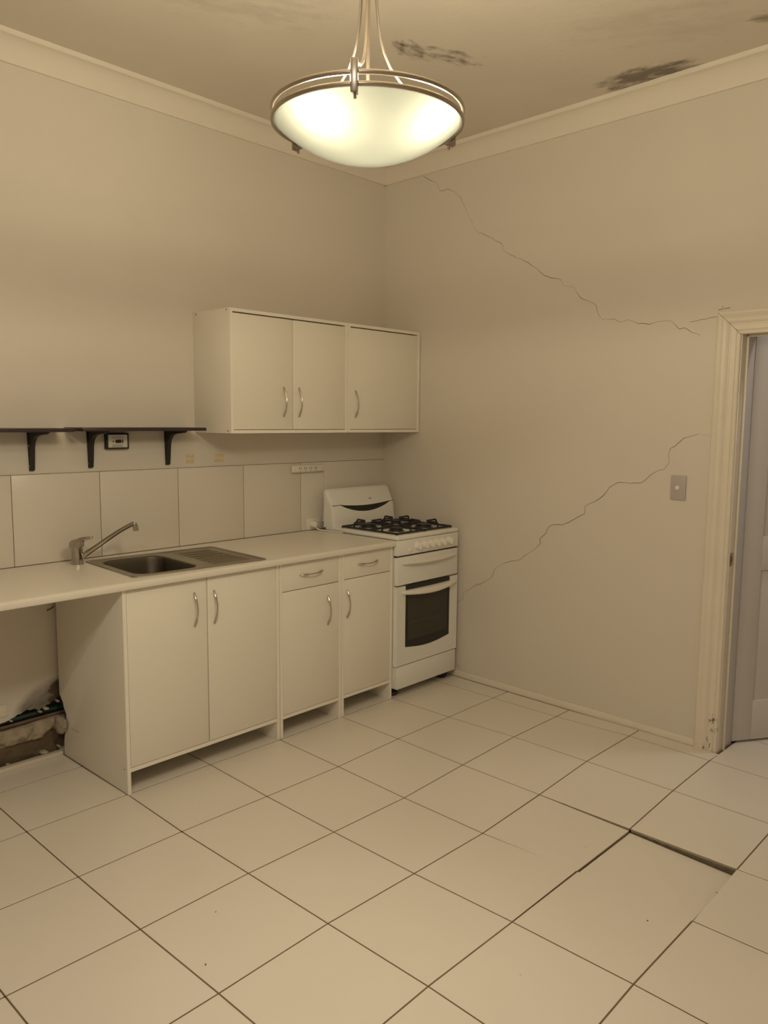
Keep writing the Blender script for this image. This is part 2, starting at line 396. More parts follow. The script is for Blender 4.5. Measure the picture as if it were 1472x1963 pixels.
bm = NB()
bmesh.ops.create_icosphere(bm, subdivisions=3, radius=1.0)
for v in bm.verts:
    d = 1+0.35*noise.noise(v.co*1.7+Vector((4, 2, 1))); v.co = Vector((v.co.x*0.022*d-0.016, v.co.y*0.046*d+0.560, v.co.z*0.040*d+0.150))
obj('plaster_lump', bm, m_plaster, wall_back, ang=60)
bm = NB(); tube(bm, [(-1.08, 0.655, 0.196), (-0.3, 0.65, 0.199), (0.05, 0.652, 0.200)], 0.012, 12); tag(obj('pipe', bm, m_green, wall_back), 'green painted pipe')
bm = NB(); tube(bm, [(-1.08, 0.63, 0.180), (-0.3, 0.632, 0.180), (0.05, 0.632, 0.183)], 0.0075, 12); tag(obj('pipe', bm, m_copper, wall_back), 'brown copper pipe')
random.seed(11)
for (x, z, s) in ((-0.055, 0.222, 0.014), (-0.083, 0.214, 0.008), (-0.21, 0.206, 0.006), (-0.078, 0.028, 0.017), (-0.012, 0.036, 0.009), (-0.235, 0.014, 0.016), (0.000, 0.243, 0.009)):
    bm = NB(); n = 7
    a0 = random.uniform(0, 6)
    pts = [(x+s*random.uniform(0.5, 1.1)*math.cos(a0+2*PI*i/n), z+0.6*s*random.uniform(0.5, 1.1)*math.sin(a0+2*PI*i/n)) for i in range(n)]
    yy = YB-0.012 if z > 0.1 else 0.600
    prism(bm, pts, yy-0.004, yy+0.02, 'y'); obj('plaster_flake', bm, m_debris, wall_back, smooth=False)

# ------------------------------------------------------------------ floor
meas = {(-1, 0): (-0.405, 0.012, 0.0), (0, 0): (0.005, 0.011, 0.0), (1, 0): (0.404, 0.008, 0.0), (2, 0): (0.798, -0.001, 0.0), (3, 0): (1.21, 0.003, 0.0), (-1, 1): (-0.408, -0.407, 0.0), (0, 1): (-0.004, -0.402, 0.0), (1, 1): (0.392, -0.411, 0.0), (2, 1): (0.789, -0.418, 0.0), (3, 1): (1.205, -0.401, 0.0), (-1, 2): (-0.403, -0.799, -0.005), (0, 2): (0.001, -0.802, -0.0), (1, 2): (0.399, -0.803, -0.008), (2, 2): (0.796, -0.805, -0.014), (3, 2): (1.198, -0.8, -0.004), (4, 2): (1.607, -0.8, 0.006), (-1, 3): (-0.4, -1.2, -0.001), (0, 3): (0.001, -1.199, 0.004), (1, 3): (0.4, -1.203, -0.006), (2, 3): (0.795, -1.204, -0.016), (3, 3): (1.197, -1.201, -0.006), (4, 3): (1.601, -1.196, 0.007), (5, 3): (2.012, -1.201, 0.006), (0, 4): (0.002, -1.598, 0.008), (1, 4): (0.402, -1.601, 0.002), (3, 4): (1.197, -1.601, -0.006), (4, 4): (1.599, -1.597, 0.005), (5, 4): (2.009, -1.594, 0.004), (1, 5): (0.4, -1.998, 0.006), (2, 5): (0.8, -2.0, -0.002), (3, 5): (1.196, -1.997, -0.004)}
def V(i, j):
    if (i, j) in meas: return Vector(meas[(i, j)])
    if (i, j) == (2, 4): return Vector((0.80, -1.60, -0.006))
    return Vector((i*0.4, -j*0.4, 0.0))
TT = 0.009
m_tside = mat('tile_side', (0.34, 0.28, 0.19), 0.85, var=0.3, vscale=30)
def tile_mesh(P, g, drop=(0, 0, 0, 0), m=m_tile, parent=None):
    """P four top corners in order (x0y1, x1y1, x1y0, x0y0) anticlockwise seen from above; g gap per side"""
    c = sum(P, Vector())/4
    Q = []
    n = 4
    for k in range(n):
        p = P[k].copy(); pv = P[k-1]; nx = P[(k+1) % n]
        e1 = (nx-p); e1.z = 0; e1.normalize(); e0 = (p-pv); e0.z = 0; e0.normalize()
        i1 = Vector((-e1.y, e1.x, 0)); i0 = Vector((-e0.y, e0.x, 0))
        q = p + i1*g[k][0] + i0*g[k-1][1]; q.z = p.z + drop[k]; Q.append(q)
    bm = NB()
    top = [bm.verts.new(q) for q in Q]; bot = [bm.verts.new(q-Vector((0, 0, TT))) for q in Q]
    f = bm.faces.new(top); bm.faces.new(list(reversed(bot)))
    for k in range(n): bm.faces.new([top[(k+1) % n], top[k], bot[k], bot[(k+1) % n]]).material_index = 1
    bmesh.ops.bevel(bm, geom=list(f.edges), offset=0.0008, segments=1, affect='EDGES')
    o = obj('tile', bm, m, parent, smooth=False); o.data.materials.append(m_tside); return o
I0, I1, J0, J1 = -10, 9, -2, 12
# grout in the joints, following the heights of the tiles, over the screed
bm = NB(); box(bm, (XL-0.1, YF-0.1, -0.12), (3.65, YB+0.1, -0.034))
LOW = {((3, 4), (3, 5)): -0.030, ((2, 4), (3, 4)): -0.014, ((2, 3), (2, 4)): -0.006, ((2, 4), (2, 5)): -0.006, ((1, 4), (2, 4)): -0.004, ((3, 3), (3, 4)): -0.007, ((2, 5), (3, 5)): -0.030}
def strip(a, b, dz):
    e = (b-a); e.z = 0; e.normalize(); n_ = Vector((-e.y, e.x, 0))*0.006
    vs4 = [bm.verts.new(p+Vector((0, 0, dz))) for p in (a-n_, b-n_, b+n_, a+n_)]
    bm.faces.new(vs4)
for i in range(I0, I1+1):
    for j in range(J0, J1+1):
        for k in ((i+1, j), (i, j+1)):
            if k[0] > I1 or k[1] > J1: continue
            key = tuple(sorted(((i, j), k)))
            strip(V(i, j).copy(), V(*k).copy(), LOW.get(key, -0.0016))
floor = struct('floor', bm, m_grout, smooth=False)
G = 0.0024
def wx(y): return 2.18 + (YB-y)*(-0.05/2.13)     # x of right wall face
for i in range(I0, I1):
    for j in range(J0, J1):
        P = [V(i, j+1).copy(), V(i+1, j+1).copy(), V(i+1, j).copy(), V(i, j).copy()]      # front-left, front-right, back-right, back-left
        if j == -2: P[2].y = P[3].y = 0.605
        g = [(G, G)]*4                                        # front, right, back, left side; gap at its start and end
        drop = [0, 0, 0, 0]
        if i == 5 and j < 4:                                  # cut strip along the right wall
            for a_, b_ in ((0, 1), (3, 2)):
                x_ = wx(P[b_].y)-0.016; t_ = (x_-P[a_].x)/(P[b_].x-P[a_].x); P[b_].z = P[a_].z+(P[b_].z-P[a_].z)*t_; P[b_].x = x_
        if i > 5 and j < 3: continue
        if i >= 8: P[1].x = P[2].x = 3.58
        # the sunken tile by the doorway and its neighbours
        if (i, j) == (2, 4):
            drop = [-0.0015, -0.027, -0.013, -0.004]; g = [(0.001, 0.001), (0.0065, 0.0050), (0.0042, 0.0042), (0.0002, 0.0002)]
        if (i, j) == (1, 4): g = [(G, G), (0.0002, 0.0002), (0.0028, G), (G, G)]
        if (i, j) == (2, 3): g = [(0.001, 0.001), (0.0055, 0.0018), (G, G), (0.0022, 0.0001)]; drop = [0.001, -0.006, -0.001, 0]
        if (i, j) == (1, 3): g = [(G, 0.0028), (0.0001, 0.0022), (G, G), (G, G)]; drop = [0, 0.002, 0, 0]
        if (i, j) == (2, 5): g = [(G, G), (G, G), (0.0002, 0.0018), (G, G)]
        tile_mesh(P, g, drop, parent=floor)
# mortar side under the raised tile, behind the opened joint
a, b = V(3, 4), V(3, 5)
bm = NB(); N = 40; prev = None
for k in range(N+1):
    t = k/N; p = a.lerp(b, 0.01+0.985*t)
    y_in = 0.003 + 0.0025*noise.noise(Vector((t*18, 1, 2)))
    top = Vector((p.x+0.0030, p.y, p.z-0.0085)); bt = Vector((p.x+0.004+y_in, p.y, p.z-0.031-0.004*noise.noise(Vector((t*25, 5, 2)))))
    vv = (bm.verts.new(top), bm.verts.new(Vector((p.x+0.001+y_in, p.y, p.z-0.015))), bm.verts.new(bt))
    if prev:
        for q in (0, 1): bm.faces.new([prev[q], prev[q+1], vv[q+1], vv[q]])
    prev = vv
obj('mortar_edge', bm, m_tileedge, floor, smooth=False)
# specks of grit
random.seed(5)
bm = NB()
for (x, y) in ((0.16, -2.15), (0.22, -1.75), (0.0, -1.9), (-0.36, -1.08), (0.44, -2.25), (1.0, -2.0), (0.95, -1.55), (-0.2, -0.9), (0.7, -1.9), (0.1, -2.3)):
    r = random.uniform(0.0015, 0.0028); lathe(bm, [(0, r*0.8), (r*0.8, r*0.4), (r, 0), (0, 0)], x, y, 0.0006, 6)
tag(obj('grit_speck', bm, m_crack, floor), kind='stuff')

# low skirting along the right wall, and the strip at the foot of the back wall
bm = NB()
prism(bm, [(0, 0.0), (0.013, 0.0), (0.013, 0.026), (0.008, 0.034), (0, 0.035)], 0.05, 2.113, 'x', FR)
struct('baseboard_right', bm, m_skirt)
bm = NB(); box(bm, (XL, 0.572, 0.0), (-0.004, 0.604, 0.019), None, 0.002); box(bm, (-0.002, 0.604, 0.0), (2.1, YB, 0.02))
struct('baseboard_back', bm, m_skirt)

# cornice: coved plaster moulding, one length per wall
cove = [(0, 2.980), (0.011, 2.980), (0.012, 2.990), (0.018, 3.000), (0.030, 3.022), (0.046, 3.041), (0.064, 3.054), (0.082, 3.061), (0.086, 3.061), (0.090, 3.064), (0.094, CZ+0.002), (0, CZ+0.002)]
bm = NB(); prism(bm, [(YB-a+0.0, z) for a, z in cove], XL, 2.2, 'x'); struct('trim_1', bm, m_cornice)
bm = NB(); prism(bm, cove, 0.0, 4.95, 'x', FR); struct('trim_2', bm, m_cornice)

# ------------------------------------------------------------------ doorway: lining, architrave, door leaf
tr3 = thing('trim_3', FR @ Vector((2.2, 0, 0)), None, None); del_keys = None; tr3['kind'] = 'structure'
UI = 2.218; TOPI = 1.930
pbox('lining', (2.19, 0.004, 0.0), (UI, -0.050, DH), m_gloss, tr3, 0.001, FR)
pbox('lining', (2.19, -0.0505, 0.0), (UI, -TH-0.01, DH), m_door, tr3, 0.001, FR)
pbox('lining', (UI, 0.004, TOPI), (3.03, -TH-0.01, DH), m_gloss, tr3, 0.001, FR)
pbox('lining', (3.022, 0.004, 0.0), (3.05, -TH-0.01, DH), m_gloss, tr3, 0.001, FR)
pbox('door_stop', (UI-0.001, -0.046, 0.0), (UI+0.010, -0.056, TOPI), m_gloss, tr3, 0.002, FR)
pbox('door_stop', (UI, -0.046, TOPI-0.013), (3.022, -0.056, TOPI+0.001), m_gloss, tr3, 0.002, FR)
# moulded architrave profile: distance from the inner edge (0) to the outer edge (0.103), height off the wall
prof = [(0.0, 0.0), (0.0, 0.012), (0.004, 0.016), (0.010, 0.016), (0.013, 0.012), (0.016, 0.013), (0.020, 0.017), (0.040, 0.018), (0.044, 0.0145), (0.048, 0.0145), (0.053, 0.020), (0.060, 0.023), (0.070, 0.022), (0.078, 0.0245), (0.084, 0.029), (0.090, 0.031), (0.098, 0.029), (0.103, 0.024), (0.103, 0.0)]
uo, zo = UI-0.004, TOPI-0.004   # inner corner of the architrave
def arch_piece(kind):
    bm = NB(); rings = []
    for end in (0, 1):
        ring = []
        for d, h in prof:
            if kind == 'leg':  p = (uo-d, h, 0.0) if end == 0 else (uo-d, h, zo+d-0.0022)
            elif kind == 'head': p = (uo-d, h, zo+d) if end == 0 else (3.03+d, h, zo+d)
            else: p = (3.03+d, h, 0.0) if end == 0 else (3.03+d, h, zo+d)
            ring.append(bm.verts.new(T(p, FR)))
        rings.append(ring)
    n = len(prof)
    for k in range(n): bm.faces.new([rings[0][k], rings[0][(k+1) % n], rings[1][(k+1) % n], rings[1][k]])
    bm.faces.new(rings[0]); bm.faces.new(list(reversed(rings[1])))
    return obj('architrave', bm, m_gloss, tr3, ang=25)
for k in ('leg', 'head', 'far'): arch_piece(k)
bm = NB(); box(bm, (UI-0.003, 0.001, 0.888), (UI+0.0018, -0.032, 0.948), FR, 0.001); sp = obj('strike_plate', bm, m_ring, tr3)
bm = NB(); box(bm, (UI+0.0012, -0.008, 0.905), (UI+0.0026, -0.024, 0.932), FR); obj('latch_hole', bm, m_crack, sp)
# door leaf standing open in the hall
dl = Vector((0.841, -0.541, 0)); dn = Vector((-0.541, -0.841, 0))
FD = Matrix((dl, dn, Vector((0, 0, 1)))).transposed().to_4x4(); FD.translation = Vector((2.284, -1.594, 0.006))
door = thing('door_1', FD.translation.copy(), None, None); door['kind'] = 'structure'
pbox('stile', (0, 0, 0.006), (0.105, -0.036, 1.99), m_door, door, 0.0015, FD)
pbox('stile', (0.695, 0, 0.006), (0.80, -0.036, 1.99), m_door, door, 0.0015, FD)
for z0, z1 in ((0.006, 0.20), (0.84, 1.0), (1.78, 1.99)):
    pbox('rail', (0.105, 0, z0), (0.695, -0.036, z1), m_door, door, 0.0015, FD)
for z0, z1 in ((0.20, 0.84), (1.0, 1.78)):
    pbox('panel', (0.10, -0.009, z0-0.004), (0.70, -0.027, z1+0.004), m_door, door, 0.001, FD)

# ------------------------------------------------------------------ cabinets
def bow_handle(parent, a, b, m=m_nickel, out=Vector((0, -1, 0)), h=0.026):
    a, b = Vector(a), Vector(b); pts = []; rs = []; N = 18
    for k in range(N+1):
        t = k/N; p = a.lerp(b, t) + out*(h*math.sin(PI*t)**0.85 + 0.001); pts.append(p)
        e = abs(t-0.5)*2
        rs.append(0.0034 + 0.0022*math.sin(PI*min(1, max(0, (e-0.45)/0.55)))**1 + (0.0008 if e > 0.95 else 0))
    bm = NB(); tube(bm, pts, rs, 10)
    for p in (a, b):
        lathe(bm, [(0.0045, 0.0), (0.0045, 0.004), (0.003, 0.006), (0, 0.006)], p.x, p.y, p.z, 12, axis=out)
    return obj('handle', bm, m, parent)
PT = 0.016
def base_cabinet(x0, x1, label, doors, drawer=None, notch=False):
    t = thing('base_cabinet', Vector(((x0+x1)/2, 0.3, 0)), label, 'cabinet', 'base cabinets under the benchtop')
    YK = 0.600
    side = [(0.0, 0.0035), (0.570, 0.0035), (0.568, 0.06), (0.556, 0.12), (0.540, 0.13), (0.536, 0.20), (0.560, 0.228), (0.566, 0.252), (0.582, 0.262), (0.588, 0.275), (YK, 0.282), (YK, 0.855), (0.0, 0.855)] if notch else [(0, 0), (0.57, 0), (0.57, 0.855), (0, 0.855)]
    bm = NB(); prism(bm, side, x0, x0+PT, 'x', None, 0.0008); sp = obj('side_panel', bm, m_lam, t)
    if notch:
        bm = NB()
        for y, z in [(0.428+0.018*k, 0.150-0.0007*k) for k in range(4)]+[(0.022, 0.106)]:
            lathe(bm, [(0.0, 0.0005), (0.0030, 0.0005), (0.0030, -0.002)], x0, y, z, 8, axis=(-1, 0, 0))
        tag(obj('screw_hole', bm, m_crack, sp), kind='stuff')
    bm = NB(); prism(bm, [(0, 0), (0.57, 0), (0.57, 0.855), (0, 0.855)], x1-PT, x1, 'x', None, 0.0008); obj('side_panel', bm, m_lam, t)
    pbox('bottom_panel', (x0+PT, 0.001, 0.094), (x1-PT, 0.565, 0.110), m_lam, t, 0.0006)
    for a_, b_ in ((x0, x0+PT), (x1-PT, x1)): pbox('edge_band', (a_+0.0004, -0.0008, 0.001), (b_-0.0004, 0.0004, 0.8545), m_lamedge, t)
    pbox('edge_band', (x0+PT, 0.0003, 0.0945), (x1-PT, 0.0014, 0.1095), m_lamedge, t)
    pbox('back_panel', (x0+PT, 0.561, 0.11), (x1-PT, 0.565, 0.852), m_lam, t)
    pbox('top_rail', (x0+PT, 0.022, 0.838), (x1-PT, 0.052, 0.854), m_lam, t)
    zt = 0.8505
    if drawer:
        zb = drawer; d = pbox('drawer', (x0+PT+0.0022, 0.0015, zb+0.002), (x1-PT-0.0022, 0.45, zt), m_lam, t, 0.0008)
        xc = (x0+x1)/2; z = (zb+zt)/2+0.006
        bow_handle(d, (xc-0.072, 0.002, z-0.002), (xc+0.072, 0.002, z+0.002)); zt = zb-0.002
    if notch: cuts = [(x0+PT, (x0+x1)/2), ((x0+x1)/2, x1-PT)]
    else: cuts = [(x0+PT, x1-PT)]
    for (a, b), (hx, hz0, hz1) in zip(cuts, doors):
        d = pbox('door', (a+0.0024, 0.0015, 0.1130), (b-0.0024, 0.0175, zt), m_lam, t, 0.0008)
        bow_handle(d, (hx, 0.002, hz1), (hx, 0.002, hz0))
    return t
base_cabinet(0.0, 0.798, 'wide white sink cabinet with two plain doors under the steel sink', [(0.334, 0.650, 0.792), (0.434, 0.645, 0.787)], None, True)
base_cabinet(0.802, 1.205, 'narrow white cabinet with one drawer, second from the stove', [(1.112, 0.512, 0.655)], 0.719)
base_cabinet(1.209, 1.592, 'narrow white cabinet with one drawer, right beside the stove', [(1.247, 0.523, 0.666)], 0.722)

WCY = 0.3185
def wall_cabinet(x0, x1, label, doors):
    t = thing('wall_cabinet', Vector(((x0+x1)/2, 0.47, 1.466)), label, 'cabinet', 'wall cabinets in the corner')
    z0, z1 = 1.466, 2.066
    s = pbox('side_panel', (x0, WCY, z0), (x0+PT, YB, z1), m_lam, t, 0.0008)
    if x0 < 1:
        bm = NB()
        for y, z in ((0.345, z1-0.009), (0.60, z1-0.012), (0.345, z0+0.012)):
            lathe(bm, [(0.0, 0.0005), (0.0042, 0.0005), (0.0042, -0.002)], x0, y, z, 10, axis=(-1, 0, 0))
        tag(obj('cam_hole', bm, m_crack, s), kind='stuff')
    pbox('side_panel', (x1-PT, WCY, z0), (x1, YB, z1), m_lam, t, 0.0008)
    pbox('top_panel', (x0+PT, WCY, z1-PT), (x1-PT, YB, z1), m_lam, t, 0.0006)
    pbox('bottom_panel', (x0+PT, WCY, z0), (x1-PT, YB, z0+PT), m_lam, t, 0.0006)
    pbox('back_panel', (x0+PT, YB-0.006, z0+PT), (x1-PT, YB-0.002, z1-PT), m_lam, t)
    for a_, b_ in ((x0, x0+PT), (x1-PT, x1)): pbox('edge_band', (a_+0.0004, WCY-0.0008, z0+0.001), (b_-0.0004, WCY+0.0004, z1-0.001), m_lamedge, t)
    for a_, b_ in ((z0, z0+PT), (z1-PT, z1)): pbox('edge_band', (x0+PT, WCY-0.0008, a_+0.0004), (x1-PT, WCY+0.0004, b_-0.0004), m_lamedge, t)
    n = len(doors)
    for k, (hx) in enumerate(doors):
        a = x0+PT+(x1-x0-2*PT)*k/n; b = x0+PT+(x1-x0-2*PT)*(k+1)/n
        d = pbox('door', (a+0.0025, WCY+0.003, z0+PT+0.0028), (b-0.0025, WCY+0.019, z1-PT-0.006), m_lam, t, 0.0008)
        bow_handle(d, (hx, WCY+0.003, 1.698), (hx, WCY+0.003, 1.552))
    return t
wall_cabinet(0.768, 1.556, 'white wall cabinet with two doors, on the left beside the shelf', [1.100, 1.203])
wall_cabinet(1.560, 2.166, 'white wall cabinet with a single door, above the stove', [1.620])

# benchtop, with a cut-out for the sink bowl
t = thing('benchtop', Vector((0.5, 0.3, 0.856)), 'long white laminate benchtop over the base cabinets', 'benchtop')
bx0, bx1, by0, by1 = -1.55, 1.589, -0.022, YB-0.010
SINKROT = math.radians(-3.5)
def srot(x, y):
    c_, s_ = math.cos(SINKROT), math.sin(SINKROT); dx, dy = x-0.43, y-0.281
    return (0.43+c_*dx-s_*dy, 0.281+s_*dx+c_*dy)
HC = [srot(x, y) for x, y in ((0.106, 0.041), (0.754, 0.041), (0.754, 0.521), (0.106, 0.521))]
OC = [(bx0, by0+0.0295), (bx1, by0+0.0295), (bx1, by1), (bx0, by1)]
bm = NB()
nose = [(by0+0.030, 0.857), (by0+0.002, 0.857), (by0, 0.860), (by0, 0.879), (by0+0.002, 0.8835), (by0+0.007, 0.886), (by0+0.030, 0.886)]
prism(bm, nose, bx0, bx1, 'x')
o = obj('front_edge', bm, m_bench, t)
bm = NB()
for k in range(4): prism(bm, [OC[k], OC[(k+1) % 4], HC[(k+1) % 4], HC[k]], 0.857, 0.886, 'z')
obj('slab', bm, m_bench, t, smooth=False)
# end support out of frame at the left
pbox('end_support', (bx0+0.01, 0.0, 0.0), (bx0+0.03, 0.57, 0.857), m_lam, t)

# sink: rim, bowl and ribbed drainer
sink = thing('kitchen_sink', Vector((0.43, 0.281, 0.886)), 'stainless steel sink with ribbed drainer set in the white benchtop', 'sink')
SX0, SX1, SY0, SY1 = 0.0975, 0.7625, 0.0325, 0.5295
ZS = 0.8872
def rrect(x0, x1, y0, y1, r, n=6):
    out = []
    for cx, cy, a0 in ((x1-r, y1-r, 0), (x0+r, y1-r, PI/2), (x0+r, y0+r, PI), (x1-r, y0+r, 3*PI/2)):
        for k in range(n+1): out.append((cx+r*math.cos(a0+PI/2*k/n), cy+r*math.sin(a0+PI/2*k/n)))
    return out
def loops(bm, L, close_last=True):
    rings = [[bm.verts.new((x, y, z)) for x, y in pts] for pts, z in L]
    n = len(rings[0])
    for A, B in zip(rings, rings[1:]):
        for k in range(n): bm.faces.new([A[k], A[(k+1) % n], B[(k+1) % n], B[k]])
    if close_last: bm.faces.new(rings[-1])
    return rings
bm = NB()
R0 = rrect(SX0, SX1, SY0, SY1, 0.024)
# raised rim band
loops(bm, [(R0, 0.8864), (rrect(SX0+.002, SX1-.002, SY0+.002, SY1-.002, .028), ZS+0.003), (rrect(SX0+.010, SX1-.010, SY0+.010, SY1-.010, .022), ZS+0.003), (rrect(SX0+.018, SX1-.018, SY0+.018, SY1-.018, .016), ZS)], False)
obj('rim', bm, m_steel, sink)
# deck with hole for the bowl: bridged grid between deck outline and bowl outline
BX0, BX1, BY0, BY1 = 0.138, 0.442, 0.075, 0.482
bm = NB()
ix0, ix1, iy0, iy1 = SX0+.018, SX1-.018, SY0+.018, SY1-.018
XM = 0.470
outer = rrect(ix0, XM, iy0, iy1, 0.0155); inner = rrect(BX0, BX1, BY0, BY1, 0.07)
loops(bm, [(outer, ZS), (inner, ZS-0.0005)], False)
obj('deck', bm, m_steel, sink)
bm = NB()
def sc_rect(d, r, z): return (rrect(BX0+d, BX1-d, BY0+d, BY1-d, r), z)
loops(bm, [sc_rect(0, .07, ZS-.0005), sc_rect(.004, .068, ZS-.004), sc_rect(.007, .065, ZS-.02), sc_rect(.012, .062, ZS-.11), sc_rect(.02, .06, ZS-.14), sc_rect(.045, .05, ZS-.155), sc_rect(.10, .03, ZS-.160)])
bwl = obj('bowl', bm, m_steeld, sink)
bm = NB(); lathe(bm, [(0.042, 0.001), (0.038, 0.003), (0.03, 0.001), (0.0, -0.002)], (BX0+BX1)/2, (BY0+BY1)/2, ZS-0.159, 24); obj('drain', bm, m_chrome, bwl)
# drainer with ribs running towards the bowl
bm = NB(); nx, ny = 26, 110; g = []
for i in range(nx+1):
    row = []
    for j in range(ny+1):
        x = XM-0.014+(ix1-XM+0.014)*i/nx; y = iy0+(iy1-iy0)*j/ny
        u = (x-0.505)/(ix1-0.03-0.505); v = (y-(iy0+0.04))/(iy1-iy0-0.08)
        h = 0
        if 0 < v < 1:
            s = max(0, min(1, min(u, 1-u)*9))
            ph = v*7 % 1.0
            h = -0.0045*s + 0.008*s*max(0, math.sin(PI*min(1, max(0, (ph-0.22)/0.56))))
        row.append(bm.verts.new((x, y, ZS-0.0006+h)))
    g.append(row)
for i in range(nx):
    for j in range(ny): bm.faces.new([g[i][j], g[i+1][j], g[i+1][j+1], g[i][j+1]])
obj('drainer', bm, m_steel, sink, ang=70)

sink.rotation_euler.z = SINKROT
# mixer tap on the bench at the sink's back left corner
tap = thing('mixer_tap', Vector((0.066, 0.512, 0.886)), 'chrome mixer tap with long raised spout, behind the sink', 'tap')
tx, ty, tz = 0.066, 0.512, 0.886
bm = NB(); lathe(bm, [(0, 0), (0.0265, 0), (0.0265, 0.004), (0.0248, 0.007), (0.0248, 0.03), (0.0256, 0.031), (0.0256, 0.034), (0.0248, 0.035), (0.0243, 0.084), (0.019, 0.088), (0, 0.089)], tx, ty, tz, 28)
obj('body', bm, m_chrome, tap)
ldir = Vector((0.62, -0.78, 0)).normalized()
bm = NB()
cap = [(-0.026, 0.080), (-0.027, 0.096), (-0.018, 0.108), (0.004, 0.116), (0.024, 0.121), (0.068, 0.127), (0.073, 0.124), (0.071, 0.120), (0.030, 0.111), (0.024, 0.104), (0.023, 0.090), (0.023, 0.080)]
FL = Matrix((ldir, Vector((-ldir.y, ldir.x, 0)), Vector((0, 0, 1)))).transposed().to_4x4(); FL.translation = Vector((tx, ty, tz))
rings = []
for wv in (-1, -0.8, 0, 0.8, 1):
    ring = []
    for a, z in cap:
        hw = 0.024 if a < 0.02 else 0.024*(1-(a-0.02)/0.06*0.72)
        k = 1.0 if abs(wv) < 0.9 else 0.82
        ring.append(bm.verts.new(T((a*k if a < 0 else a, wv*hw, z*1.0 if abs(wv) < 0.9 else z-0.004), FL)))
    rings.append(ring)
n = len(cap)
for A, B in zip(rings, rings[1:]):
    for k in range(n): bm.faces.new([A[k], A[(k+1) % n], B[(k+1) % n], B[k]])
bm.faces.new(rings[0]); bm.faces.new(list(reversed(rings[-1])))
obj('lever', bm, m_chrome, tap, ang=50)
bm = NB()
s0 = Vector((tx, ty, tz+0.020)); tip = Vector((0.274, 0.38, 1.062)); hd = (tip-s0); L = math.hypot(hd.x, hd.y)
sp = []
for t_ in [i/20 for i in range(21)]:
    hx = s0.x+hd.x*t_; hy = s0.y+hd.y*t_
    z = s0.z + (tip.z-s0.z)*(1.22*t_-0.22*t_*t_) if t_ < 0.999 else tip.z
    z = s0.z + (tip.z+0.002-s0.z)*(t_ + 0.22*t_*(1-t_)*1.4*t_)
    sp.append((hx, hy, z))
tube(bm, sp, [0.0125-0.0030*min(1, i/16) for i in range(21)], 14)
d2 = Vector((hd.x, hd.y, 0)).normalized()
tube(bm, [tip+Vector((0, 0, 0.004)), tip+d2*0.004+Vector((0, 0, -0.008)), tip+d2*0.008+Vector((0, 0, -0.032))], [0.0095, 0.0122, 0.0122], 14)
obj('spout', bm, m_chrome, tap)

# ------------------------------------------------------------------ stove
st = thing('gas_stove', Vector((1.865, 0.28, 0)), 'white freestanding gas stove with black trivets in the room corner', 'stove')
X0, X1 = 1.597, 2.132; YF0 = -0.030; BK = 0.548
XC = (X0+X1)/2
pbox('body', (X0+0.006, 0.0, 0.052), (X1-0.006, BK, 0.885), m_enamel, st, 0.003)
# hob with rolled edge
bm = NB(); box(bm, (X0, YF0, 0.887), (X1, BK, 0.912), None, 0.008, 3); hob = obj('hob', bm, m_enamel, st)
pbox('control_panel', (X0, YF0, 0.802), (X1, 0.002, 0.8855), m_enamel, st, 0.003)
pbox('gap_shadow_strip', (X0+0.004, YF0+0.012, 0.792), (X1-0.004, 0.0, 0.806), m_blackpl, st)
# knobs
kx = [1.760, 1.818, 1.872, 1.926, 1.980, 2.040]
for x in kx:
    z = 0.845
    bm = NB(); lathe(bm, [(0, -0.004), (0.0235, -0.004), (0.0235, 0.003), (0.019, 0.006), (0.0175, 0.020), (0.016, 0.022), (0, 0.022)], x, YF0, z, 24, axis=(0, -1, 0)); k = obj('knob', bm, m_enam2, st)
    bm = NB(); box(bm, (x-0.004, YF0-0.034, z-0.019), (x+0.004, YF0-0.018, z+0.019), None, 0.002); obj('grip', bm, m_enam2, k)
bm = NB(); lathe(bm, [(0, -0.004), (0.011, -0.004), (0.011, 0.006), (0.009, 0.009), (0, 0.009)], 1.700, YF0, 0.828, 18, axis=(0, -1, 0)); obj('ignition_button', bm, m_enam2, st)
def crescent(z, xa, xb, h0, hm, out0, outm, parent, droop):
    """bow handle: deep in the middle, tapering to both ends"""
    bm = NB(); N = 26; rings = []
    for k in range(N+1):
        t_ = k/N; s = math.sin(PI*t_); x = xa+(xb-xa)*t_
        hh = h0+(hm-h0)*s; o = out0+(outm-out0)*s**0.6; zt = z - droop*0.1*s; zb = zt-hh-droop*s*0.3
        sec = [(YF0+0.004, zt), (YF0-o*0.7, zt-0.001), (YF0-o, zt-hh*0.3), (YF0-o, zb+hh*0.3), (YF0-o*0.8, zb), (YF0-o+0.010, zb+0.002), (YF0-o+0.012, zt-hh*0.4)]
        if k in (0, N) or k in (1, N-1): sec[5] = (YF0+0.004, zb+0.001); sec[6] = (YF0+0.004, zt-hh*0.5)
        rings.append([bm.verts.new((x, y, zz)) for y, zz in sec])
    for A, B in zip(rings, rings[1:]):
        n = len(A)
        for q in range(n): bm.faces.new([A[q], A[(q+1) % n], B[(q+1) % n], B[q]])
    bm.faces.new(rings[0]); bm.faces.new(list(reversed(rings[-1])))
    return obj('handle', bm, m_enam2, parent, ang=45)
gd = pbox('grill_door', (X0+0.001, YF0, 0.637), (X1-0.001, -0.002, 0.793), m_enamel, st, 0.005)
crescent(0.766, X0+0.038, X1-0.030, 0.012, 0.022, 0.012, 0.034, gd, 0.0)
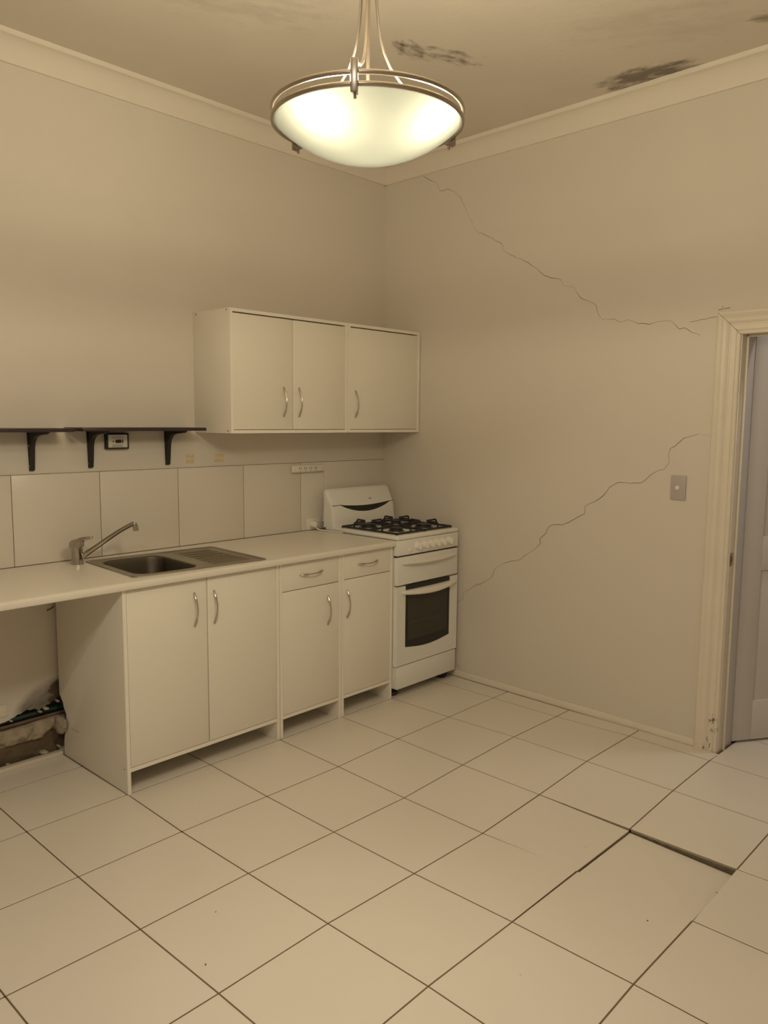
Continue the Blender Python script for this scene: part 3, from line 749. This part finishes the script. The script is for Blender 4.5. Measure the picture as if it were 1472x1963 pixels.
# oven door with a curved-bottom window opening
bm = NB()
ZD0, ZD1 = 0.184, 0.629
wx0, wx1 = 1.668, 2.062
NB_ = 14
wbot = [(wx0+(wx1-wx0)*k/NB_, 0.283-0.020*math.sin(PI*k/NB_)) for k in range(NB_+1)]
opening = [(wx1, ZD1-0.004), (wx0, ZD1-0.004)] + wbot
# frame pieces around the opening
prism(bm, [(X0+0.001, ZD0), (wx0, ZD0), (wx0, ZD1), (X0+0.001, ZD1)], YF0, -0.002, 'y')
prism(bm, [(wx1, ZD0), (X1-0.001, ZD0), (X1-0.001, ZD1), (wx1, ZD1)], YF0, -0.002, 'y')
prism(bm, [(wx0, ZD0)]+[(wx1, ZD0)]+list(reversed(wbot)), YF0, -0.002, 'y')
bmesh.ops.remove_doubles(bm, verts=bm.verts, dist=1e-5)
od = obj('oven_door', bm, m_enamel, st, ang=30)
bm = NB(); prism(bm, [(wx0, 0.305), (wx1, 0.305)] + [(wx1, ZD1), (wx0, ZD1)], YF0+0.0045, -0.006, 'y'); 
prism(bm, [(wx0+(wx1-wx0)*k/NB_, 0.283-0.020*math.sin(PI*k/NB_)) for k in range(NB_+1)]+[(wx1, 0.3045), (wx0, 0.3045)], YF0+0.0045, -0.006, 'y')
gls = obj('window', bm, m_glass, od, smooth=False)
pbox('inner_window', (wx0+0.022, YF0+0.003, 0.318), (wx1-0.022, YF0+0.0045, 0.575), m_ovenin, gls, 0.0)
bm = NB(); tube(bm, [(1.70, YF0+0.002, 0.415), (1.975, YF0+0.002, 0.411)], 0.0016, 6); obj('rack_bar', bm, m_copper, gls)
crescent(0.606, X0+0.036, X1-0.030, 0.018, 0.024, 0.014, 0.045, od, 0.030)
dk = pbox('kick_drawer', (X0+0.012, YF0+0.004, 0.050), (X1-0.004, 0.0, 0.178), m_enamel, st, 0.002)
for x in (X0+0.045, X1-0.045):
    for y in (0.045, BK-0.05):
        bm = NB(); lathe(bm, [(0, 0.0), (0.030, 0.0), (0.036, 0.008), (0.034, 0.020), (0.020, 0.028), (0.018, 0.055), (0, 0.055)], x, y, 0.003, 20); obj('foot', bm, m_blackpl, st)
# backguard: raked hood with a smile-shaped slot
bg = [(0.476, 0.906), (0.474, 0.93), (0.490, 1.036), (0.497, 1.046), (0.528, 1.112), (0.533, 1.120), (0.540, 1.127), (0.549, 1.131), (0.556, 1.131), (0.559, 1.127), (0.559, 0.906)]
bm = NB()
ring = []; N = 3
sec = [(X0+0.0, 0.96, 0.014), (X0+0.003, 1, 0.007), (X0+0.010, 1, 0.002), (X0+0.020, 1.0, 0.0), (X1-0.020, 1.0, 0.0), (X1-0.010, 1, 0.002), (X1-0.003, 1, 0.007), (X1-0.0, 0.96, 0.014)]
rings = []
for x, s, d in sec:
    rings.append([bm.verts.new((x, y + (min(d*0.7, 0.006) if y < 0.55 else 0), z-(d if z > 1.1 else 0))) for y, z in bg])
for A, B in zip(rings, rings[1:]):
    n = len(A)
    for q in range(n): bm.faces.new([A[q], A[(q+1) % n], B[(q+1) % n], B[q]])
bm.faces.new(rings[0]); bm.faces.new(list(reversed(rings[-1])))
gb = obj('backguard', bm, m_enamel, st, ang=30)
bm = NB(); n = 20
up_ = [(X0+0.075+(X1-X0-0.115)*k/n, 1.036-0.012*math.sin(PI*k/n)) for k in range(n+1)]
lo_ = [(X0+0.075+(X1-X0-0.115)*k/n, 1.034-0.046*math.sin(PI*k/n)**0.8) for k in range(n+1)]
for k in range(n):
    q4 = [lo_[k], lo_[k+1], up_[k+1], up_[k]]
    fy = lambda z: 0.474 + (z-0.93)*0.151 - 0.0012
    A = [bm.verts.new((x, fy(z), z)) for x, z in q4]; B = [bm.verts.new((x, fy(z)+0.008, z)) for x, z in q4]
    bm.faces.new(A)
    for u_ in range(4): bm.faces.new([A[(u_+1) % 4], A[u_], B[u_], B[(u_+1) % 4]])
bmesh.ops.remove_doubles(bm, verts=bm.verts, dist=1e-5)
box(bm, (X0+0.006, 0.4885, 1.0345), (X0+0.085, 0.495, 1.0375)); box(bm, (X1-0.05, 0.4885, 1.0335), (X1-0.006, 0.495, 1.0365))
obj('vent_slot', bm, m_glass, gb, smooth=False)
bm = NB(); box(bm, (1.918, 0.4995, 1.058), (1.940, 0.5085, 1.063), None, 0.001); obj('badge', bm, m_nickel, gb)
pbox('hob_well', (X0+0.03, 0.012, 0.9118), (X1-0.03, 0.435, 0.9135), m_enamel, hob, 0.0005)
# burners
BR = [(1.745, 0.115, 0.036), (1.985, 0.115, 0.044), (1.745, 0.335, 0.044), (1.985, 0.335, 0.030)]
for x, y, r in BR:
    bm = NB(); lathe(bm, [(r+0.012, 0), (r+0.010, 0.004), (r, 0.006), (r, 0.012), (0, 0.012)], x, y, 0.9125, 24); b_ = obj('burner', bm, m_burn, st)
    bm = NB(); lathe(bm, [(r+0.003, 0.0), (r+0.004, 0.006), (r-0.004, 0.010), (0, 0.011)], x, y, 0.9245, 24); obj('burner_cap', bm, m_iron, b_)
# trivets: two wire grids, each over two burners
for gx0, gx1, bx in ((1.628, 1.862, 1.745), (1.868, 2.102, 1.985)):
    bm = NB(); zf = 0.920; zt = 0.951; r = 0.0058
    c = [(gx0, 0.005, zf), (gx1, 0.005, zf), (gx1, 0.430, zf), (gx0, 0.430, zf)]
    for k in range(4): tube(bm, [c[k], c[(k+1) % 4]], r, 8)
    tube(bm, [(gx0, 0.222, zf), (gx1, 0.222, zf)], r, 8)
    for x, y in [(gx0, 0.005), (gx1, 0.005), (gx1, 0.43), (gx0, 0.43)]:
        tube(bm, [(x, y, 0.9125), (x, y, zf)], 0.006, 8)
    for by in (0.115, 0.335):
        y0 = 0.005 if by < 0.2 else 0.222; y1 = 0.222 if by < 0.2 else 0.430
        for (sx, sy), (ex, ey) in (((gx0, by), (bx-0.030, by)), ((gx1, by), (bx+0.030, by)), ((bx, y0), (bx, by-0.030)), ((bx, y1), (bx, by+0.030))):
            d = Vector((ex-sx, ey-sy, 0)).normalized()*0.010
            tube(bm, [(sx, sy, zf), (sx+d.x*0.3, sy+d.y*0.3, zt-0.005), (sx+d.x, sy+d.y, zt), (ex, ey, zt-0.002)], r*0.95, 8)
    obj('trivet', bm, m_iron, st)

# ------------------------------------------------------------------ outlets, power board, switch
cable_m = m_white
pb = thing('power_board', Vector((1.515, YB, 1.25)), 'white four-outlet power board fixed at the top of the splashback', 'power board')
bm = NB(); box(bm, (1.396, YB-0.034, 1.232), (1.632, YB-0.007, 1.276), None, 0.009, 3); c_ = obj('case', bm, m_white, pb)
for k in range(4):
    x = 1.448+k*0.040
    bm = NB()
    box(bm, (x-0.0085, YB-0.0348, 1.252), (x-0.0045, YB-0.033, 1.262)); box(bm, (x+0.0045, YB-0.0348, 1.252), (x+0.0085, YB-0.033, 1.262)); box(bm, (x-0.0015, YB-0.0348, 1.240), (x+0.0015, YB-0.033, 1.248))
    obj('socket', bm, m_crack, c_, smooth=False)
bm = NB()
cpts = [(1.628, YB-0.016, 1.240), (1.650, YB-0.014, 1.232), (1.664, YB-0.0125, 1.210), (1.667, YB-0.0125, 1.15), (1.664, YB-0.0125, 1.05), (1.655, YB-0.0125, 0.99), (1.642, YB-0.019, 0.950), (1.634, YB-0.022, 0.930)]
tube(bm, cpts, 0.0042, 8); obj('cable', bm, cable_m, pb)
gp = thing('wall_outlet', Vector((1.57, YB, 0.92)), 'white wall outlet with a plug pushed in, behind the bench corner', 'outlet')
pbox('plate', (1.512, YB-0.016, 0.889), (1.628, YB-0.006, 0.958), m_white, gp, 0.003)
bm = NB(); lathe(bm, [(0, 0), (0.021, 0), (0.022, 0.012), (0.017, 0.030), (0.012, 0.034), (0, 0.034)], 1.553, YB-0.016, 0.922, 20, axis=(0, -1, 0)); obj('plug', bm, m_enam2, gp)
for dx, dz in ((0, 0.012), (0, -0.006), (0, -0.018)):
    pbox('rocker', (1.598, YB-0.0185, 0.920+dz), (1.610, YB-0.0155, 0.926+dz), m_enam2, gp, 0.0005)
bm = NB(); tube(bm, [(1.553, YB-0.048, 0.912), (1.556, YB-0.056, 0.900), (1.566, YB-0.075, 0.892), (1.578, YB-0.12, 0.8905), (1.586, YB-0.20, 0.8905), (1.590, YB-0.24, 0.8905)], 0.0038, 8); obj('cord', bm, m_white, gp)

sw = thing('light_switch', FR @ Vector((1.963, 0, 1.23)), 'small grey light switch plate on the wall beside the doorway', 'switch')
bm = NB(); box(bm, (1.926, 0.0, 1.173), (2.000, 0.008, 1.288), FR, 0.0022); pl = obj('plate', bm, m_switch, sw)
bm = NB(); cc = FR @ Vector((1.960, 0.008, 1.231)); lathe(bm, [(0.0105, 0), (0.0105, 0.0015), (0.009, 0.002), (0.008, 0.0045), (0, 0.005)], cc.x, cc.y, cc.z, 20, axis=tuple(RN)); tag(obj('button', bm, m_white, pl), 'pale round button')

# ------------------------------------------------------------------ dark wall shelves on brackets
def bracket(x, ztop, parent):
    w = 0.027
    fl = [(x-w/2-0.001, ztop), (x+w/2+0.001, ztop), (x+w/2-0.0035, ztop-0.172), (x-w/2+0.0035, ztop-0.172)]
    bm = NB(); prism(bm, fl, YB-0.0065, YB, 'y', None, 0.0006)
    box(bm, (x-w/2, YB-0.165, ztop-0.006), (x+w/2, YB, ztop), None, 0.0006)
    prof_ = [(YB-0.004, ztop-0.004), (YB-0.160, ztop-0.004), (YB-0.158, ztop-0.010), (YB-0.085, ztop-0.016), (YB-0.055, ztop-0.026), (YB-0.036, ztop-0.044), (YB-0.027, ztop-0.07), (YB-0.016, ztop-0.168), (YB-0.004, ztop-0.168)]
    prism(bm, prof_, x-0.009, x+0.009, 'x')
    b = obj('bracket', bm, m_blackpl, parent)
    for z in (ztop-0.062, ztop-0.150):
        bm = NB(); lathe(bm, [(0, 0.0022), (0.0028, 0.0018), (0.0042, 0)], x+0.0105 if False else x-0.0095, YB-0.0065, z, 10, axis=(0, -1, 0)); obj('screw', bm, m_nickel, b)
sh = thing('wall_shelf', Vector((0.4, 0.54, 1.477)), 'dark brown wall shelf beside the wall cabinet, on two black brackets', 'shelf', 'dark wall shelves above the sink')
pbox('board', (0.082, 0.450, 1.477), (0.716, YB-0.001, 1.4925), m_shelf, sh, 0.0008)
bracket(0.200, 1.477, sh); bracket(0.603, 1.477, sh)
sh = thing('wall_shelf', Vector((-0.3, 0.54, 1.474)), 'dark brown wall shelf cut off by the left edge of the photo', 'shelf', 'dark wall shelves above the sink')
pbox('board', (-0.62, 0.450, 1.474), (0.046, YB-0.001, 1.4895), m_shelf, sh, 0.0008)
bracket(-0.070, 1.474, sh); bracket(-0.47, 1.474, sh)

# small black-framed card under the shelf
fcd = thing('framed_card', Vector((0.326, YB, 1.39)), 'small black framed card with a camera symbol, under the shelf', 'sign')
pbox('frame', (0.272, YB-0.024, 1.390), (0.386, YB, 1.466), m_blackpl, fcd, 0.002)
cd = pbox('card', (0.281, YB-0.0247, 1.398), (0.377, YB-0.0235, 1.457), m_card, fcd)
bm = NB()
yy = (YB-0.0254, YB-0.0246)
box(bm, (0.316, yy[0], 1.4185), (0.346, yy[1], 1.4345)); prism(bm, [(0.345, 1.4265), (0.356, 1.4330), (0.356, 1.4200)], yy[0], yy[1], 'y')
box(bm, (0.303, yy[0], 1.4225), (0.3085, yy[1], 1.4300)); box(bm, (0.350, yy[0], 1.4185), (0.356, yy[1], 1.4215)); box(bm, (0.350, yy[0], 1.4315), (0.356, yy[1], 1.4345))
obj('camera_symbol', bm, m_blackpl, cd, smooth=False)
bm = NB()
for x0_, x1_, z_ in ((0.301, 0.357, 1.4485), (0.298, 0.355, 1.4420), (0.300, 0.357, 1.4110), (0.300, 0.352, 1.4060), (0.300, 0.357, 1.4015)):
    x = x0_; random.seed(int(z_*1e4))
    while x < x1_:
        w = random.uniform(0.003, 0.008); box(bm, (x, yy[0], z_-0.0011), (min(x+w, x1_), yy[1], z_+0.0011)); x += w+0.0014
tag(obj('small_print', bm, m_ink, cd, smooth=False), kind='stuff')

# ------------------------------------------------------------------ pendant lamp
lp = thing('pendant_lamp', LAMP.copy(), 'pendant lamp with a frosted glass bowl held in a double metal ring', 'lamp')
RB = 0.2245
prof_o = []; hh = 0.086; N = 22
Rs = (RB*RB+hh*hh)/(2*hh)
amax = math.asin(RB/Rs)
for k in range(N+1):
    a = amax*k/N; prof_o.append((Rs*math.sin(a), -hh+Rs*(1-math.cos(a))))
bm = NB()
inner = [(max(0, r-0.001), h+0.0035) for r, h in prof_o[:-1]]+[(RB-0.004, 0.0025)]
lathe(bm, prof_o+list(reversed(inner)), LAMP.x, LAMP.y, LAMP.z, 96)
bmesh.ops.remove_doubles(bm, verts=bm.verts, dist=1e-6)
tag(obj('glass_bowl', bm, m_bowl, lp, ang=60), 'glowing frosted glass bowl')
for k, z in enumerate((0.0, 0.024)):
    bm = NB(); torus(bm, (LAMP.x, LAMP.y, LAMP.z+z), 0.2295, 0.0045, 96, 10, vs_=1.25); obj('ring', bm, m_ring, lp)
near = math.atan2(-1.40, -1.43) - math.radians(7.0)
TOPZ = CZ
for k in range(3):
    a = near + k*2*PI/3; e = Vector((math.cos(a), math.sin(a), 0)); s = Vector((-e.y, e.x, 0))
    F = Matrix((e, s, Vector((0, 0, 1)))).transposed().to_4x4(); F.translation = LAMP
    bm = NB()
    box(bm, (0.232, -0.0085, -0.020), (0.240, 0.0085, 0.050), F, 0.003)
    box(bm, (0.218, -0.006, 0.042), (0.236, 0.006, 0.050), F, 0.002); box(bm, (0.214, -0.006, -0.018), (0.236, 0.006, -0.011), F, 0.002)
    tube(bm, [F @ Vector((0.224, 0, -0.015)), F @ Vector((0.224, 0, -0.028))], 0.0035, 8)
    obj('clip', bm, m_ring, lp)
    # curved suspension rod, straight at the top and flaring to the clip
    P = []
    for i in range(25):
        t_ = i/24; z = 0.046+(TOPZ-LAMP.z-0.05-0.046)*t_
        rr_ = 0.014 + 0.0145*math.exp(-z/0.26) + 0.195*math.exp(-((z-0.046)/0.055))*1.0
        if t_ > 0.9: rr_ = rr_
        P.append(F @ Vector((min(rr_, 0.224), 0, z)))
    P = [F @ Vector((0.224, 0, 0.048))] + P[0:]
    bm = NB(); tube(bm, P, 0.0037, 8); obj('rod', bm, m_ring, lp)
bm = NB(); tube(bm, [LAMP+Vector((0, 0, -0.02)), LAMP+Vector((0, 0, TOPZ-LAMP.z-0.03))], 0.0045, 8); obj('stem', bm, m_ring, lp)
bm = NB(); lathe(bm, [(0, 0), (0.065, 0), (0.065, -0.02), (0.05, -0.035), (0.02, -0.045), (0, -0.045)], LAMP.x, LAMP.y, TOPZ, 32); obj('canopy', bm, m_ring, lp)
# lamp holder and two globe bulbs; the bulbs light the bowl and the upper room
rdir = Vector((0.682, -0.731, 0))
for off, dz in ((-0.095, 0.015), (0.142, 0.015)):
    p = LAMP + rdir*off + Vector((-0.70, -0.71, 0))*(0.125 if off < 0 else 0.085) + Vector((0, 0, dz))
    bm = NB(); tube(bm, [LAMP+Vector((0, 0, 0.012)), LAMP+rdir*off*0.3+Vector((0, 0, 0.020)), LAMP+rdir*(off-math.copysign(0.052, off))+Vector((0, 0, 0.0))], 0.011, 10)
    obj('lamp_holder', bm, m_enam2, lp)
    l = light('bulb_light', 'POINT', p, BULB_W, WARM, 0.048)
    l.parent = lp; l.matrix_parent_inverse = Matrix.Translation(LAMP).inverted()

# added spot under the bowl, standing in for the light it sends down
sd = bpy.data.lights.new('bowl_glow_spot', 'SPOT'); sd.energy = GLOW_W; sd.color = WARM; sd.spot_size = math.radians(180); sd.spot_blend = 0.07; sd.shadow_soft_size = 0.20
so = bpy.data.objects.new('bowl_glow_spot', sd); C.objects.link(so); so.location = LAMP + Vector((0, 0, -0.088))
so.parent = lp; so.matrix_parent_inverse = Matrix.Translation(LAMP).inverted()
